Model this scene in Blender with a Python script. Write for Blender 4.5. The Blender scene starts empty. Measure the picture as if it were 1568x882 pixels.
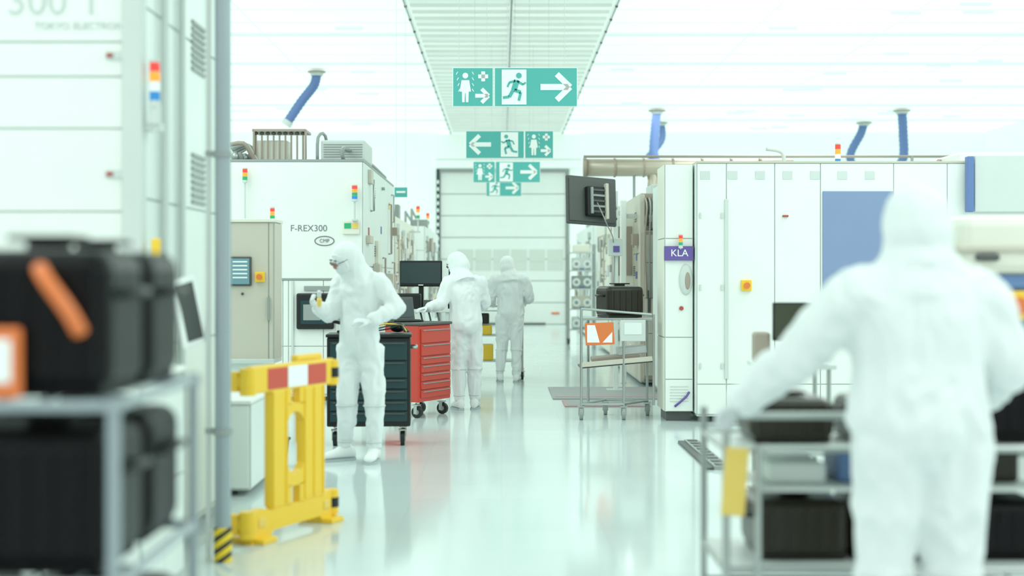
import bpy, bmesh, math, random
from mathutils import Vector, Matrix, Euler, noise
random.seed(7)
scene = bpy.context.scene
COL = scene.collection
F = 2178.0          # focal length expressed on a 1568 px wide frame
CAMZ = 1.48

# ------------------------------------------------------------ materials
def lin(c):
    c = c/255.0
    return c/12.92 if c <= 0.04045 else ((c+0.055)/1.055)**2.4
MATS = {}
def mat(name, rgb, rough=0.5, metal=0.0, var=0.04, vscale=3.0, bump=0.0, bscale=20, emis=0.0, trans=0.0, spec=0.5):
    if name in MATS: return MATS[name]
    m = bpy.data.materials.new(name); m.use_nodes = True
    nt = m.node_tree; bs = nt.nodes['Principled BSDF']
    col = (lin(rgb[0]), lin(rgb[1]), lin(rgb[2]), 1)
    tc = nt.nodes.new('ShaderNodeTexCoord')
    nz = nt.nodes.new('ShaderNodeTexNoise'); nz.inputs['Scale'].default_value = vscale
    nz.inputs['Detail'].default_value = 4
    nt.links.new(tc.outputs['Object'], nz.inputs['Vector'])
    mx = nt.nodes.new('ShaderNodeMix'); mx.data_type = 'RGBA'
    mx.inputs[6].default_value = tuple(c*(1-var) for c in col[:3])+(1,)
    mx.inputs[7].default_value = tuple(min(1, c*(1+var)) for c in col[:3])+(1,)
    nt.links.new(nz.outputs['Fac'], mx.inputs[0])
    nt.links.new(mx.outputs[2], bs.inputs['Base Color'])
    bs.inputs['Roughness'].default_value = rough
    bs.inputs['Metallic'].default_value = metal
    bs.inputs['Specular IOR Level'].default_value = spec
    if emis > 0:
        nt.links.new(mx.outputs[2], bs.inputs['Emission Color'])
        bs.inputs['Emission Strength'].default_value = emis
    if bump > 0:
        n2 = nt.nodes.new('ShaderNodeTexNoise'); n2.inputs['Scale'].default_value = bscale
        nt.links.new(tc.outputs['Object'], n2.inputs['Vector'])
        bp = nt.nodes.new('ShaderNodeBump'); bp.inputs['Strength'].default_value = bump
        bp.inputs['Distance'].default_value = 0.01
        nt.links.new(n2.outputs['Fac'], bp.inputs['Height'])
        nt.links.new(bp.outputs['Normal'], bs.inputs['Normal'])
    MATS[name] = m
    return m

WHITE = mat('white_panel', (237, 243, 237), 0.35)
WHITE2 = mat('cool_white_panel', (229, 239, 234), 0.4)
CREAM = mat('cream_panel', (230, 230, 214), 0.4)
BEIGE = mat('beige_enamel', (200, 194, 178), 0.45)
TAUPE = mat('taupe_enamel', (156, 142, 128), 0.45)
GREY = mat('grey_enamel', (142, 150, 148), 0.45)
LGREY = mat('light_grey', (204, 212, 208), 0.45)
DGREY = mat('dark_grey', (62, 66, 64), 0.45)
SEAM = mat('seam_gap_grey', (188, 197, 193), 0.6)  # light grey of the tool bodies, seen in the panel gaps
BLACK = mat('black_plastic', (14, 17, 18), 0.4, spec=.3)
DTEAL = mat('dark_teal_enamel', (22, 50, 54), 0.4, spec=.3)
STEEL = mat('stainless_steel', (170, 176, 174), 0.28, 0.85)
STEELP = mat('painted_steel_tube', (150, 162, 168), 0.35, 0.3)
PIPE = mat('duct_steel', (190, 178, 160), 0.35, 0.5)
YEL = mat('yellow_plastic', (250, 200, 36), 0.4)
YELD = mat('yellow_label', (236, 200, 90), 0.5)
ORG = mat('orange_plastic', (230, 112, 48), 0.4)
RED = mat('red_enamel', (198, 50, 34), 0.35)
REDB = mat('barrier_red', (206, 66, 46), 0.5)
REDM = mat('dark_red_label', (170, 60, 55), 0.5)
GREEN = mat('exit_green', (64, 166, 158), 0.45, emis=0.12)
SIGNW = mat('sign_white', (236, 246, 242), 0.45, emis=0.1)
BLUEH = mat('blue_hose', (84, 112, 170), 0.5)
BLUEP = mat('slate_blue_panel', (118, 138, 178), 0.4)
BLUEB = mat('blue_crate', (82, 118, 170), 0.45)
PURP = mat('purple_sign', (92, 72, 150), 0.45)
SCREEN = mat('dark_screen', (26, 48, 50), 0.15)
SCREENG = mat('green_dark_screen', (44, 52, 30), 0.2)
SCREENB = mat('lit_screen', (90, 130, 140), 0.2, emis=0.3)
SUIT = mat('coverall_fabric', (228, 234, 234), 0.85, var=0.03, vscale=8, bump=0.25, bscale=26, spec=.25)
BOOT = mat('boot_fabric', (230, 235, 234), 0.6, var=0.03, bump=0.2)
SOLE = mat('boot_sole', (170, 182, 184), 0.6)
SKIN = mat('skin', (172, 118, 94), 0.5)
GLOVE = mat('nitrile_glove', (218, 223, 225), 0.45)
MASK = mat('face_mask', (214, 224, 228), 0.7)
LENS = mat('goggle_lens', (120, 88, 76), 0.2)
PODM = mat('smoked_pod', (28, 24, 13), 0.3, spec=.25)
PODB = mat('black_pod', (4, 4, 6), 0.4, spec=.12)
PODR = mat('black_pod_rib', (10, 10, 12), 0.5, spec=.12)
LRED = mat('lamp_red', (230, 50, 40), 0.3, emis=0.4)
LORG = mat('lamp_amber', (250, 150, 30), 0.3, emis=0.4)
LGRN = mat('lamp_green', (20, 150, 90), 0.3, emis=0.3)
LBLU = mat('lamp_blue', (20, 120, 190), 0.3, emis=0.3)
TEXTG = mat('lettering_grey', (112, 108, 124), 0.5)
TEXTL = mat('lettering_light', (200, 208, 206), 0.5)
MATP = mat('floor_mat_pink', (190, 150, 152), 0.5)
MATG = mat('floor_mat_grey', (158, 158, 160), 0.5)
LAMPC = mat('luminous_ceiling', (230, 246, 239), 0.6, emis=.56, var=0.03, vscale=.35)
RIB = mat('ceiling_rib_glow', (218, 235, 228), 0.5, emis=.47)  # ribs are no lamps; emission added to keep them near the ceiling's brightness
RIBD = mat('ceiling_rib_deep_glow', (210, 227, 220), 0.5, emis=.37)  # deeper ribs and plates: unlit parts given a weaker added glow
SLAT = mat('ceiling_slat_glow', (208, 219, 211), 0.4, var=0.16, vscale=.6, emis=.22)  # slats lightened by added emission, not lit from within
STRIP = mat('ceiling_centre_strip_glow', (223, 236, 229), 0.3, emis=0.38, var=.06, vscale=.8)  # glow added to lighten the strip panels, no lamp behind
WALLM = mat('wall_paint_glow', (230, 244, 237), 0.6, emis=.24)  # faint emission put into the paint to brighten walls and slab
GLASS = mat('door_window_pane', (200, 210, 200), 0.1, emis=0.1)

def floor_mat():
    m = bpy.data.materials.new('epoxy_floor'); m.use_nodes = True
    nt = m.node_tree; bs = nt.nodes['Principled BSDF']
    tc = nt.nodes.new('ShaderNodeTexCoord')
    br = nt.nodes.new('ShaderNodeTexBrick'); br.offset = 0.0
    br.inputs['Scale'].default_value = 1.0
    br.inputs['Brick Width'].default_value = 0.6; br.inputs['Row Height'].default_value = 0.6
    br.inputs['Mortar Size'].default_value = 0.003; br.inputs['Mortar Smooth'].default_value = 0.3
    br.inputs['Color1'].default_value = (lin(205), lin(219), lin(219), 1)
    br.inputs['Color2'].default_value = (lin(210), lin(223), lin(222), 1)
    br.inputs['Mortar'].default_value = (lin(198), lin(213), lin(213), 1)
    nt.links.new(tc.outputs['Object'], br.inputs['Vector'])
    nt.links.new(br.outputs['Color'], bs.inputs['Base Color'])
    nz = nt.nodes.new('ShaderNodeTexNoise'); nz.inputs['Scale'].default_value = 1.3
    nz.inputs['Detail'].default_value = 5
    nt.links.new(tc.outputs['Object'], nz.inputs['Vector'])
    mr = nt.nodes.new('ShaderNodeMapRange'); mr.inputs[3].default_value = 0.06; mr.inputs[4].default_value = 0.15
    nt.links.new(nz.outputs['Fac'], mr.inputs[0]); nt.links.new(mr.outputs[0], bs.inputs['Roughness'])
    bs.inputs['Specular IOR Level'].default_value = 0.7
    return m
FLOOR = floor_mat()
def hazard_mat():
    m = bpy.data.materials.new('hazard_tape'); m.use_nodes = True
    nt = m.node_tree; bs = nt.nodes['Principled BSDF']
    tc = nt.nodes.new('ShaderNodeTexCoord')
    mp = nt.nodes.new('ShaderNodeMapping'); mp.inputs['Rotation'].default_value = (0, math.radians(35), 0)
    wv = nt.nodes.new('ShaderNodeTexWave'); wv.bands_direction = 'Z'; wv.inputs['Scale'].default_value = 6
    cr = nt.nodes.new('ShaderNodeValToRGB'); cr.color_ramp.interpolation = 'CONSTANT'
    cr.color_ramp.elements[0].color = (0.01, 0.01, 0.01, 1)
    cr.color_ramp.elements[1].position = 0.45; cr.color_ramp.elements[1].color = (lin(246), lin(206), 0.01, 1)
    nt.links.new(tc.outputs['Object'], mp.inputs[0]); nt.links.new(mp.outputs[0], wv.inputs[0])
    nt.links.new(wv.outputs['Fac'], cr.inputs[0]); nt.links.new(cr.outputs[0], bs.inputs['Base Color'])
    return m
HAZ = hazard_mat()

# ------------------------------------------------------------ geometry helpers
def catmull(pts, rad, sub=4):
    P = [Vector(p) for p in pts]; n = len(P); out = []; ro = []
    for i in range(n-1):
        p0 = P[max(i-1, 0)]; p1 = P[i]; p2 = P[i+1]; p3 = P[min(i+2, n-1)]
        for k in range(sub):
            t = k/sub
            out.append(0.5*((2*p1)+(p2-p0)*t+(2*p0-5*p1+4*p2-p3)*t*t+(3*p1-p0-3*p2+p3)*t**3))
            ro.append(rad[i]*(1-t)+rad[i+1]*t)
    out.append(P[-1]); ro.append(rad[-1])
    return out, ro

def sweep_rings(pts, radii, n=14):
    pts = [Vector(p) for p in pts]; rings = []
    N = len(pts); prev = None
    for i in range(N):
        t = (pts[min(i+1, N-1)]-pts[max(i-1, 0)]).normalized()
        if prev is None:
            a = Vector((0, 0, 1)) if abs(t.z) < 0.9 else Vector((0, 1, 0))
            x = t.cross(a).normalized()
        else:
            x = (prev-t*prev.dot(t)).normalized()
        prev = x; y = t.cross(x)
        r = radii[i]
        rings.append([pts[i]+(x*math.cos(2*math.pi*k/n)+y*math.sin(2*math.pi*k/n))*r for k in range(n)])
    return rings

def loft_into(bm, rings):
    vs = [[bm.verts.new(p) for p in r] for r in rings]
    n = len(rings[0]); fs = []
    for a, b in zip(vs[:-1], vs[1:]):
        for k in range(n):
            fs.append(bm.faces.new((a[k], a[(k+1) % n], b[(k+1) % n], b[k])))
    fs.append(bm.faces.new(list(reversed(vs[0])))); fs.append(bm.faces.new(vs[-1]))
    return fs

TMP = bpy.data.meshes.new('tmp')
class B:
    def __init__(s, name):
        s.name = name; s.bm = bmesh.new(); s.mats = []; s.M = Matrix.Identity(4)
    def mi(s, m):
        if m not in s.mats: s.mats.append(m)
        return s.mats.index(m)
    def add(s, bm, m, smooth=False):
        i = s.mi(m)
        bm.transform(s.M)
        bmesh.ops.recalc_face_normals(bm, faces=bm.faces[:])
        for f in bm.faces: f.material_index = i; f.smooth = smooth
        bm.to_mesh(TMP); bm.free(); s.bm.from_mesh(TMP)
    def box(s, c, size, m, bev=0.0, rot=(0, 0, 0), seg=2):
        bm = bmesh.new()
        bmesh.ops.create_cube(bm, size=1.0)
        bm.transform(Matrix.Diagonal((size[0], size[1], size[2], 1)))
        if bev > 0:
            bev = min(bev, min(size)*0.49)
            bmesh.ops.bevel(bm, geom=bm.edges[:], offset=bev, segments=seg, affect='EDGES', profile=0.5)
        bm.transform(Matrix.Translation(c) @ Euler(rot).to_matrix().to_4x4())
        s.add(bm, m)
    def bx(s, x0, x1, y0, y1, z0, z1, m, bev=0.0):
        s.box(((x0+x1)/2, (y0+y1)/2, (z0+z1)/2), (abs(x1-x0), abs(y1-y0), abs(z1-z0)), m, bev)
    def cyl(s, p, q, r, m, r2=None, n=14):
        bm = bmesh.new(); r2 = r if r2 is None else r2
        loft_into(bm, sweep_rings([p, q], [r, r2], n)); i = len(bm.faces)
        s.add(bm, m, False)
    def tube(s, pts, r, m, n=10, smooth=True, cat=0):
        rad = r if isinstance(r, (list, tuple)) else [r]*len(pts)
        if cat: pts, rad = catmull(pts, rad, cat)
        bm = bmesh.new(); loft_into(bm, sweep_rings(pts, rad, n)); s.add(bm, m, smooth)
    def ell(s, c, r, m, rot=(0, 0, 0), u=16, v=10, mtx=None):
        bm = bmesh.new(); bmesh.ops.create_uvsphere(bm, u_segments=u, v_segments=v, radius=1)
        bm.transform(Matrix.Diagonal((r[0], r[1], r[2], 1)))
        bm.transform(Matrix.Translation(c) @ Euler(rot).to_matrix().to_4x4())
        if mtx is not None: bm.transform(mtx)
        s.add(bm, m, True)
    def prism(s, pts, t, m, mtx=None):
        """pts in local xz, extruded by t in y"""
        bm = bmesh.new()
        a = [bm.verts.new((p[0], -t/2, p[1])) for p in pts]; b = [bm.verts.new((p[0], t/2, p[1])) for p in pts]
        n = len(pts); bm.faces.new(a); bm.faces.new(list(reversed(b)))
        for k in range(n): bm.faces.new((a[k], b[k], b[(k+1) % n], a[(k+1) % n]))
        if mtx is not None: bm.transform(mtx)
        s.add(bm, m)
    def seg2(s, o, p, q, w, m, t=0.006):
        dx = q[0]-p[0]; dz = q[1]-p[1]; L = math.hypot(dx, dz)
        s.box((o[0]+(p[0]+q[0])/2, o[1], o[2]+(p[1]+q[1])/2), (L, t, w), m, rot=(0, -math.atan2(dz, dx), 0))
    def text(s, body, size, m, loc, rot=(math.pi/2, 0, 0), ext=0.002):
        cu = bpy.data.curves.new('t', 'FONT'); cu.body = body; cu.size = size; cu.extrude = ext
        cu.align_x = 'CENTER'; cu.align_y = 'CENTER'
        ob = bpy.data.objects.new('t', cu); COL.objects.link(ob)
        bpy.context.view_layer.update()
        me = bpy.data.meshes.new_from_object(ob.evaluated_get(bpy.context.evaluated_depsgraph_get()))
        bpy.data.objects.remove(ob)
        bm = bmesh.new(); bm.from_mesh(me)
        bm.transform(Matrix.Translation(loc) @ Euler(rot).to_matrix().to_4x4()); s.add(bm, m)
    def finish(s, parent=None, pname=None):
        co = [v.co for v in s.bm.verts]
        if parent is None:
            lo = Vector([min(c[i] for c in co) for i in range(3)]); hi = Vector([max(c[i] for c in co) for i in range(3)])
            o = Vector(((lo.x+hi.x)/2, (lo.y+hi.y)/2, lo.z))
        else: o = parent.location.copy()
        s.bm.transform(Matrix.Translation(-o))
        me = bpy.data.meshes.new(s.name); s.bm.to_mesh(me); s.bm.free()
        for m in s.mats: me.materials.append(m)
        ob = bpy.data.objects.new(s.name, me); COL.objects.link(ob)
        if parent is not None: ob.parent = parent
        else: ob.location = o
        return ob

def X(u, d): return (u-768)*d/F
def Z(v, d): return CAMZ+(424-v)*d/F

def caster(b, x, y, r=0.06, m=BLACK, hub=GREY):
    b.cyl((x-0.018, y, r), (x+0.018, y, r), r, m, n=18)
    b.cyl((x-0.021, y, r), (x+0.021, y, r), r*0.45, hub, n=12)
    b.box((x-0.026, y+0.01, r*1.45), (0.006, 0.04, r*1.5), STEEL); b.box((x+0.026, y+0.01, r*1.45), (0.006, 0.04, r*1.5), STEEL)
    b.box((x, y+0.01, r*2.2), (0.07, 0.07, 0.012), STEEL)

def panels_front(b, x0, x1, z0, z1, y, cols, rows, m, gap=0.010, t=0.012):
    """cols/rows are fractional break positions; facing -Y"""
    cs = [0]+list(cols)+[1]; rs = [0]+list(rows)+[1]
    for i in range(len(cs)-1):
        for j in range(len(rs)-1):
            a = x0+(x1-x0)*cs[i]+gap/2; c = x0+(x1-x0)*cs[i+1]-gap/2
            e = z0+(z1-z0)*rs[j]+gap/2; f = z0+(z1-z0)*rs[j+1]-gap/2
            b.bx(a, c, y-t, y+0.001, e, f, m, 0.003)
def panels_side(b, y0, y1, z0, z1, x, sgn, cols, rows, m, gap=0.012, t=0.012):
    cs = [0]+list(cols)+[1]; rs = [0]+list(rows)+[1]
    for i in range(len(cs)-1):
        for j in range(len(rs)-1):
            a = y0+(y1-y0)*cs[i]+gap/2; c = y0+(y1-y0)*cs[i+1]-gap/2
            e = z0+(z1-z0)*rs[j]+gap/2; f = z0+(z1-z0)*rs[j+1]-gap/2
            xs = sorted((x, x+sgn*t)); b.bx(xs[0], xs[1], a, c, e, f, m, 0.003)

def stacklight(b, x, y, z, r=0.03, h=0.05, cols=(LGRN, LORG, LRED), pole=0.2, base=None):
    """z = bottom of the coloured stack"""
    b.cyl((x, y, z-pole), (x, y, z-0.02), r*0.35, LGREY)
    b.cyl((x, y, z-0.03), (x, y, z), r*1.05, LGREY)
    for i, c in enumerate(cols):
        b.cyl((x, y, z+i*h), (x, y, z+(i+1)*h-0.004), r, c, n=16)
        b.cyl((x, y, z+(i+1)*h-0.004), (x, y, z+(i+1)*h), r*0.9, LGREY)
    b.cyl((x, y, z+len(cols)*h), (x, y, z+len(cols)*h+0.01), r, LGREY)

def estop(b, x, y, z, r=0.03):
    b.box((x, y-0.02, z), (r*2.6, 0.04, r*2.8), YEL, 0.006)
    b.cyl((x, y-0.04, z), (x, y-0.06, z), r*0.7, ORG)
    b.cyl((x, y-0.06, z), (x, y-0.075, z), r*.8, ORG)

def clutter_side(b, x, sgn, y0, y1, z0, z1, n, seed=1):
    rnd = random.Random(seed)
    for i in range(n):
        y = rnd.uniform(y0, y1); z = rnd.uniform(z0, z1); k = rnd.random()
        if k < 0.35:
            w, h = rnd.uniform(0.1, 0.4), rnd.uniform(0.08, 0.35); t = rnd.uniform(0.02, 0.09)
            b.bx(x, x+sgn*t, y, y+w, z, z+h, rnd.choice([WHITE2, LGREY, BEIGE, CREAM, GREY, TAUPE]), 0.005)
        elif k < 0.6:
            t = 0.04; zz = min(z1, z+rnd.uniform(0.3, 1.0))
            b.tube([(x, y, z), (x+sgn*t, y, z), (x+sgn*t, y, zz), (x, y, zz)], 0.014, rnd.choice([STEEL, GREY, PIPE, TAUPE]), 8)
        elif k < 0.8:
            b.bx(x, x+sgn*0.006, y, y+0.14, z, z+0.1, rnd.choice([BLUEB, PURP, SIGNW, YEL, REDM, DGREY]))
        else:
            for q in range(5): b.bx(x, x+sgn*0.008, y, y+0.25, z+q*0.03, z+q*0.03+0.012, DGREY)
def clutter_front(b, y, x0, x1, z0, z1, n, seed=1):
    rnd = random.Random(seed)
    for i in range(n):
        x = rnd.uniform(x0, x1-0.15); z = rnd.uniform(z0, z1-0.15); k = rnd.random()
        if k < 0.4:
            w, h = min(rnd.uniform(0.08, 0.3), x1-x), rnd.uniform(0.06, 0.25); t = rnd.uniform(0.02, 0.08)
            b.bx(x, x+w, y-t, y, z, z+h, rnd.choice([WHITE2, LGREY, BEIGE, TAUPE, GREY]), 0.005)
        elif k < 0.7:
            zz = min(z1, z+rnd.uniform(0.2, 0.9))
            b.tube([(x, y, z), (x, y-0.05, z), (x, y-0.05, zz), (x, y, zz)], 0.012, rnd.choice([STEEL, DGREY, PIPE]), 8)
        elif k < 0.85:
            b.bx(x, x+0.12, y-0.006, y, z, z+0.08, rnd.choice([BLUEB, PURP, SIGNW, YEL, DGREY]))
        else:
            for q in range(5): b.bx(x, min(x+0.2, x1), y-0.008, y, z+q*0.03, z+q*0.03+0.012, DGREY)

def pod(b, c, w, d, h, m=PODB, acc=None):
    """wafer carrier pod; c = bottom centre"""
    x, y, z = c; rib = PODR if m is PODB else m
    b.box((x, y, z+h*0.45), (w, d, h*0.86), m, 0.05, seg=3)
    b.box((x, y-d*0.47, z+h*0.45), (w*0.86, d*0.1, h*0.72), m, 0.02)
    b.box((x, y, z+0.012), (w*0.9, d*0.9, 0.024), rib, 0.005)
    for i in range(5):
        b.box((x-w*0.32+i*w*0.16, y-d*0.51, z+h*0.45), (0.012, 0.02, h*0.6), rib)
    b.cyl((x, y, z+h*0.86), (x, y, z+h*0.93), w*0.14, m); b.box((x, y, z+h*0.95), (w*0.42, d*0.4, 0.014), m, 0.004)
    for sx in (-1, 1):
        b.tube([(x+sx*w*0.49, y-d*0.25, z+h*0.6), (x+sx*(w*0.49+0.035), y-d*0.2, z+h*0.62), (x+sx*(w*0.49+0.035), y+d*0.2, z+h*0.62), (x+sx*w*0.49, y+d*0.25, z+h*0.6)], 0.011, m if acc is None else acc)

# ------------------------------------------------------------ room
b = B('floor'); b.bx(-15, 15, -3, 46, -0.1, 0, FLOOR); b.finish()
YW = 44.3
b = B('wall_back')
xd0, xd1, zd = -1.93, 2.03, 4.74
b.bx(-15, xd0, YW, YW+0.25, 0, 5.98, WALLM); b.bx(xd1, 15, YW, YW+0.25, 0, 5.98, WALLM)
b.bx(xd0, xd1, YW, YW+0.25, zd, 5.98, WALLM)
b.bx(xd0-0.12, xd1+0.45, YW-0.25, YW, zd+0.12, 5.9, WALLM, 0.02)
b.bx(xd0-0.12, xd1+0.45, YW-0.26, YW-.24, 5.1, 5.13, LGREY)
b.finish()
b = B('wall_left'); b.bx(-15.2, -15, -3, 44.5, 0, 5.98, WALLM); b.finish()
b = B('wall_right'); b.bx(15, 15.2, -3, 44.5, 0, 5.98, WALLM); b.finish()
b = B('baseboard_back'); b.bx(-15, xd0-0.15, YW-0.02, YW, 0, 0.12, LGREY); b.bx(xd1+0.15, 15, YW-0.02, YW, 0, 0.12, LGREY); b.finish()
b = B('door_1')
rows = 7
for i in range(rows):
    z0 = zd*i/rows; z1 = zd*(i+1)/rows
    b.bx(xd0+0.03, xd1-0.03, YW+0.05, YW+0.12, z0+0.010, z1-0.010, WHITE, 0.01)
b.bx(xd0, xd1, YW+0.12, YW+0.16, 0, zd, GREY)
for i in range(6):
    x = xd0+0.55+i*0.56
    b.bx(x, x+0.5, YW+0.035, YW+0.055, 1.68, 2.34, GLASS, 0.01); b.bx(x+0.03, x+0.47, YW+0.03, YW+0.04, 1.95, 1.99, LGREY)
b.bx(xd0+1.0, xd0+3.3, YW+0.02, YW+0.05, 0.0, 0.05, DGREY)
b.box((xd1-0.35, YW+0.03, 0.35), (0.25, 0.04, 0.06), ORG, 0.01)
b.finish()
b = B('trim_1')
b.bx(xd0-0.1, xd0, YW-0.06, YW+0.05, 0, zd+0.1, DTEAL, 0.01); b.bx(xd1, xd1+0.08, YW-0.06, YW+0.05, 0, zd+0.1, GREY, 0.01)
b.bx(xd0, xd1, YW-0.06, YW+0.05, zd, zd+0.1, GREY, 0.01)
for i in range(20):
    b.bx(xd0-0.08, xd0-0.02, YW-0.075, YW-0.06, 0.2+i*0.22, 0.3+i*0.22, SIGNW)
b.finish()

b = B('ceiling')
ZC = 5.98
b.bx(-15, 15, -3, 44.5, ZC+0.06, ZC+0.2, WALLM)
xa, xb = -1.57, 1.88
b.bx(-15, xa, -3, 44.3, ZC, ZC+0.06, LAMPC); b.bx(xb, 15, -3, 44.3, ZC, ZC+0.06, LAMPC)
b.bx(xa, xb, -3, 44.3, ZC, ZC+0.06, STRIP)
y = -2.5; k = 0
while y < 44:
    for (p, q) in ((-15, xa), (xb, 15)):
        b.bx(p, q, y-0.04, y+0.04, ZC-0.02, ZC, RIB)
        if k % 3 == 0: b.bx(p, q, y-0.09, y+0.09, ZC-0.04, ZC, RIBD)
    y += 1.2; k += 1
for x in (-14, -11.6, -9.2, -6.8, -4.4, 4.6, 7, 9.4, 11.8, 14):
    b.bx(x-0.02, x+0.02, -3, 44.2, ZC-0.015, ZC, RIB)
rnd = random.Random(3)
for i in range(70):   # fixing plates between the filter units
    x = rnd.choice((-1, 1))*rnd.uniform(2.4, 13); y = 11+rnd.random()*32
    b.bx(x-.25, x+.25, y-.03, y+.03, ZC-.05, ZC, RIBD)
y = -2.4; k = 0
while y < 44:
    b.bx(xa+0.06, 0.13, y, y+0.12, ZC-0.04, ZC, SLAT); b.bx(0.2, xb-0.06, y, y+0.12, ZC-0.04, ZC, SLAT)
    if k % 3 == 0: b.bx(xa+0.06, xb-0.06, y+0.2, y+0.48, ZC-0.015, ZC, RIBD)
    y += 0.6; k += 1
for x in (xa, xb):
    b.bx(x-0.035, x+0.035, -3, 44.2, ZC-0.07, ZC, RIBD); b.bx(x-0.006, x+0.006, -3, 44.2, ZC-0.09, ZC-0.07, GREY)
    y = 10
    while y < 44: b.bx(x-0.02, x+0.02, y, y+0.08, ZC-0.10, ZC-0.07, DGREY); y += 1.2
b.bx(0.15, 0.18, -3, 44.2, ZC-0.05, ZC, GREY)
b.finish()

# ------------------------------------------------------------ signs
def draw_shower(b, ox, y, oz, h):
    o = (ox, y, oz); w = SIGNW
    b.cyl((ox+.32*h, y-.003, oz+.80*h), (ox+.32*h, y+.003, oz+.80*h), .075*h, w, n=16)
    b.prism([(.22*h, .68*h), (.42*h, .68*h), (.47*h, .38*h), (.41*h, .38*h), (.40*h, .1*h), (.335*h, .1*h), (.325*h, .34*h), (.31*h, .34*h), (.30*h, .1*h), (.235*h, .1*h), (.23*h, .38*h), (.17*h, .38*h)], .006, w, Matrix.Translation(o))
    for i in range(4):
        b.seg2(o, (.12*h+i*.02*h, .9*h-i*.15*h), (.08*h+i*.02*h, .83*h-i*.15*h), .018*h, w)
        b.seg2(o, (.50*h-i*.0*h, .9*h-i*.15*h), (.54*h, .83*h-i*.15*h), .018*h, w)
    b.seg2(o, (.66*h, .78*h), (.92*h, .78*h), .1*h, w); b.seg2(o, (.79*h, .65*h), (.79*h, .91*h), .1*h, w)
    b.seg2(o, (.58*h, .27*h), (.92*h, .27*h), .1*h, w)
    b.seg2(o, (.93*h, .27*h), (.75*h, .45*h), .1*h, w); b.seg2(o, (.93*h, .27*h), (.75*h, .09*h), .1*h, w)
def draw_run(b, ox, y, oz, h, flip=False):
    b.bx(ox+.1*h, ox+.75*h, y-.003, y+.003, oz+.04*h, oz+.96*h, SIGNW)
    y2 = y-.006
    def P(p): return (((.85*h-p[0]*h) if flip else p[0]*h), p[1]*h)
    o = (ox, y2, oz)
    c = P((.55, .80)); b.cyl((ox+c[0], y2-.003, oz+c[1]), (ox+c[0], y2+.003, oz+c[1]), .075*h, GREEN, n=14)
    for p, q, w in (((.50, .68), (.42, .42), .15), ((.50, .66), (.66, .56), .06), ((.66, .56), (.73, .62), .05),
                    ((.46, .66), (.30, .62), .06), ((.30, .62), (.25, .50), .05), ((.43, .42), (.60, .36), .09),
                    ((.60, .36), (.55, .14), .07), ((.40, .42), (.30, .24), .09), ((.30, .24), (.13, .22), .07)):
        b.seg2(o, P(p), P(q), w*h, GREEN)
def draw_arrow(b, ox, y, oz, h, flip=False):
    def P(p): return (((1.0*h-p[0]*h) if flip else p[0]*h), p[1]*h)
    o = (ox, y, oz)
    b.seg2(o, P((.12, .5)), P((.85, .5)), .16*h, SIGNW)
    b.seg2(o, P((.90, .5)), P((.55, .84)), .15*h, SIGNW); b.seg2(o, P((.90, .5)), P((.55, .16)), .15*h, SIGNW)
def sign(u0, d, zb, h, layout):
    b = B('exit_sign'); x = X(u0, d); xs = x
    for kind in layout:
        w = 1.04*h if kind == 'shower' else 2.16*h
        b.bx(x-.006, x+w+.006, d, d+.03, zb-.006, zb+h+.006, SIGNW, .004)
        b.bx(x, x+w, d-.004, d, zb, zb+h, GREEN)
        yf = d-.007
        if kind == 'shower': draw_shower(b, x, yf, zb, h)
        elif kind == 'runR': draw_run(b, x+.08*h, yf, zb, h); draw_arrow(b, x+1.08*h, yf, zb, h)
        elif kind == 'runL': draw_arrow(b, x+.05*h, yf, zb, h, True); draw_run(b, x+1.2*h, yf, zb, h, True)
        for fx in (.15, .85):
            b.cyl((x+w*fx, d+.015, zb+h), (x+w*fx, d+.015, ZC-.05), .003, LGREY, n=6)
        x += w+.03*h+.012
    b.finish()
sign(694, 15.0, 3.28, .40, ['shower', 'runR'])
sign(714, 21.4, 3.27, .40, ['runL', 'shower'])
sign(725, 27.2, 3.29, .39, ['shower', 'runR'])
sign(745, 32.0, 3.30, .36, ['runR'])

# ------------------------------------------------------------ blue extraction hoses
def hose(pts, d, r=0.10):
    b = B('extraction_hose'); P = [(X(u, d), d+dy, Z(v, d)) for u, v, dy in pts]
    P[0] = (P[0][0], P[0][1], ZC-0.06)
    pp, rr = catmull(P, [r]*len(P), 12)
    rr = [r*(1.0 if i % 2 else 0.88) for i in range(len(rr))]
    b.tube(pp, rr, BLUEH, 14)
    b.cyl((P[0][0], d, ZC-0.15), (P[0][0], d, ZC-0.05), r*1.25, LGREY); b.cyl((P[0][0], d, ZC-0.08), (P[0][0], d, ZC-0.05), r*1.8, TAUPE)
    e = Vector(pp[-1]); t = (Vector(pp[-1])-Vector(pp[-3])).normalized()
    b.cyl(e-t*.02, e+t*.1, r*1.1, LGREY)
    b.finish()
hose([(485, 110, 0), (481, 130, 0), (462, 155, 0), (441, 186, 0)], 30.8, .11)
hose([(1006, 170, 0), (1003, 200, 0), (1002, 240, 0), (1018, 266, 0)], 38.0, .13)
hose([(1013, 186, 0), (1013, 215, 0), (990, 243, 0)], 41.0, .10)
hose([(1381, 170, 0), (1383, 205, 0), (1382, 245, 0), (1358, 272, 0)], 38.0, .13)
hose([(1323, 190, 0), (1318, 205, 0), (1302, 240, 0), (1316, 274, 0)], 41.0, .13)

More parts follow.
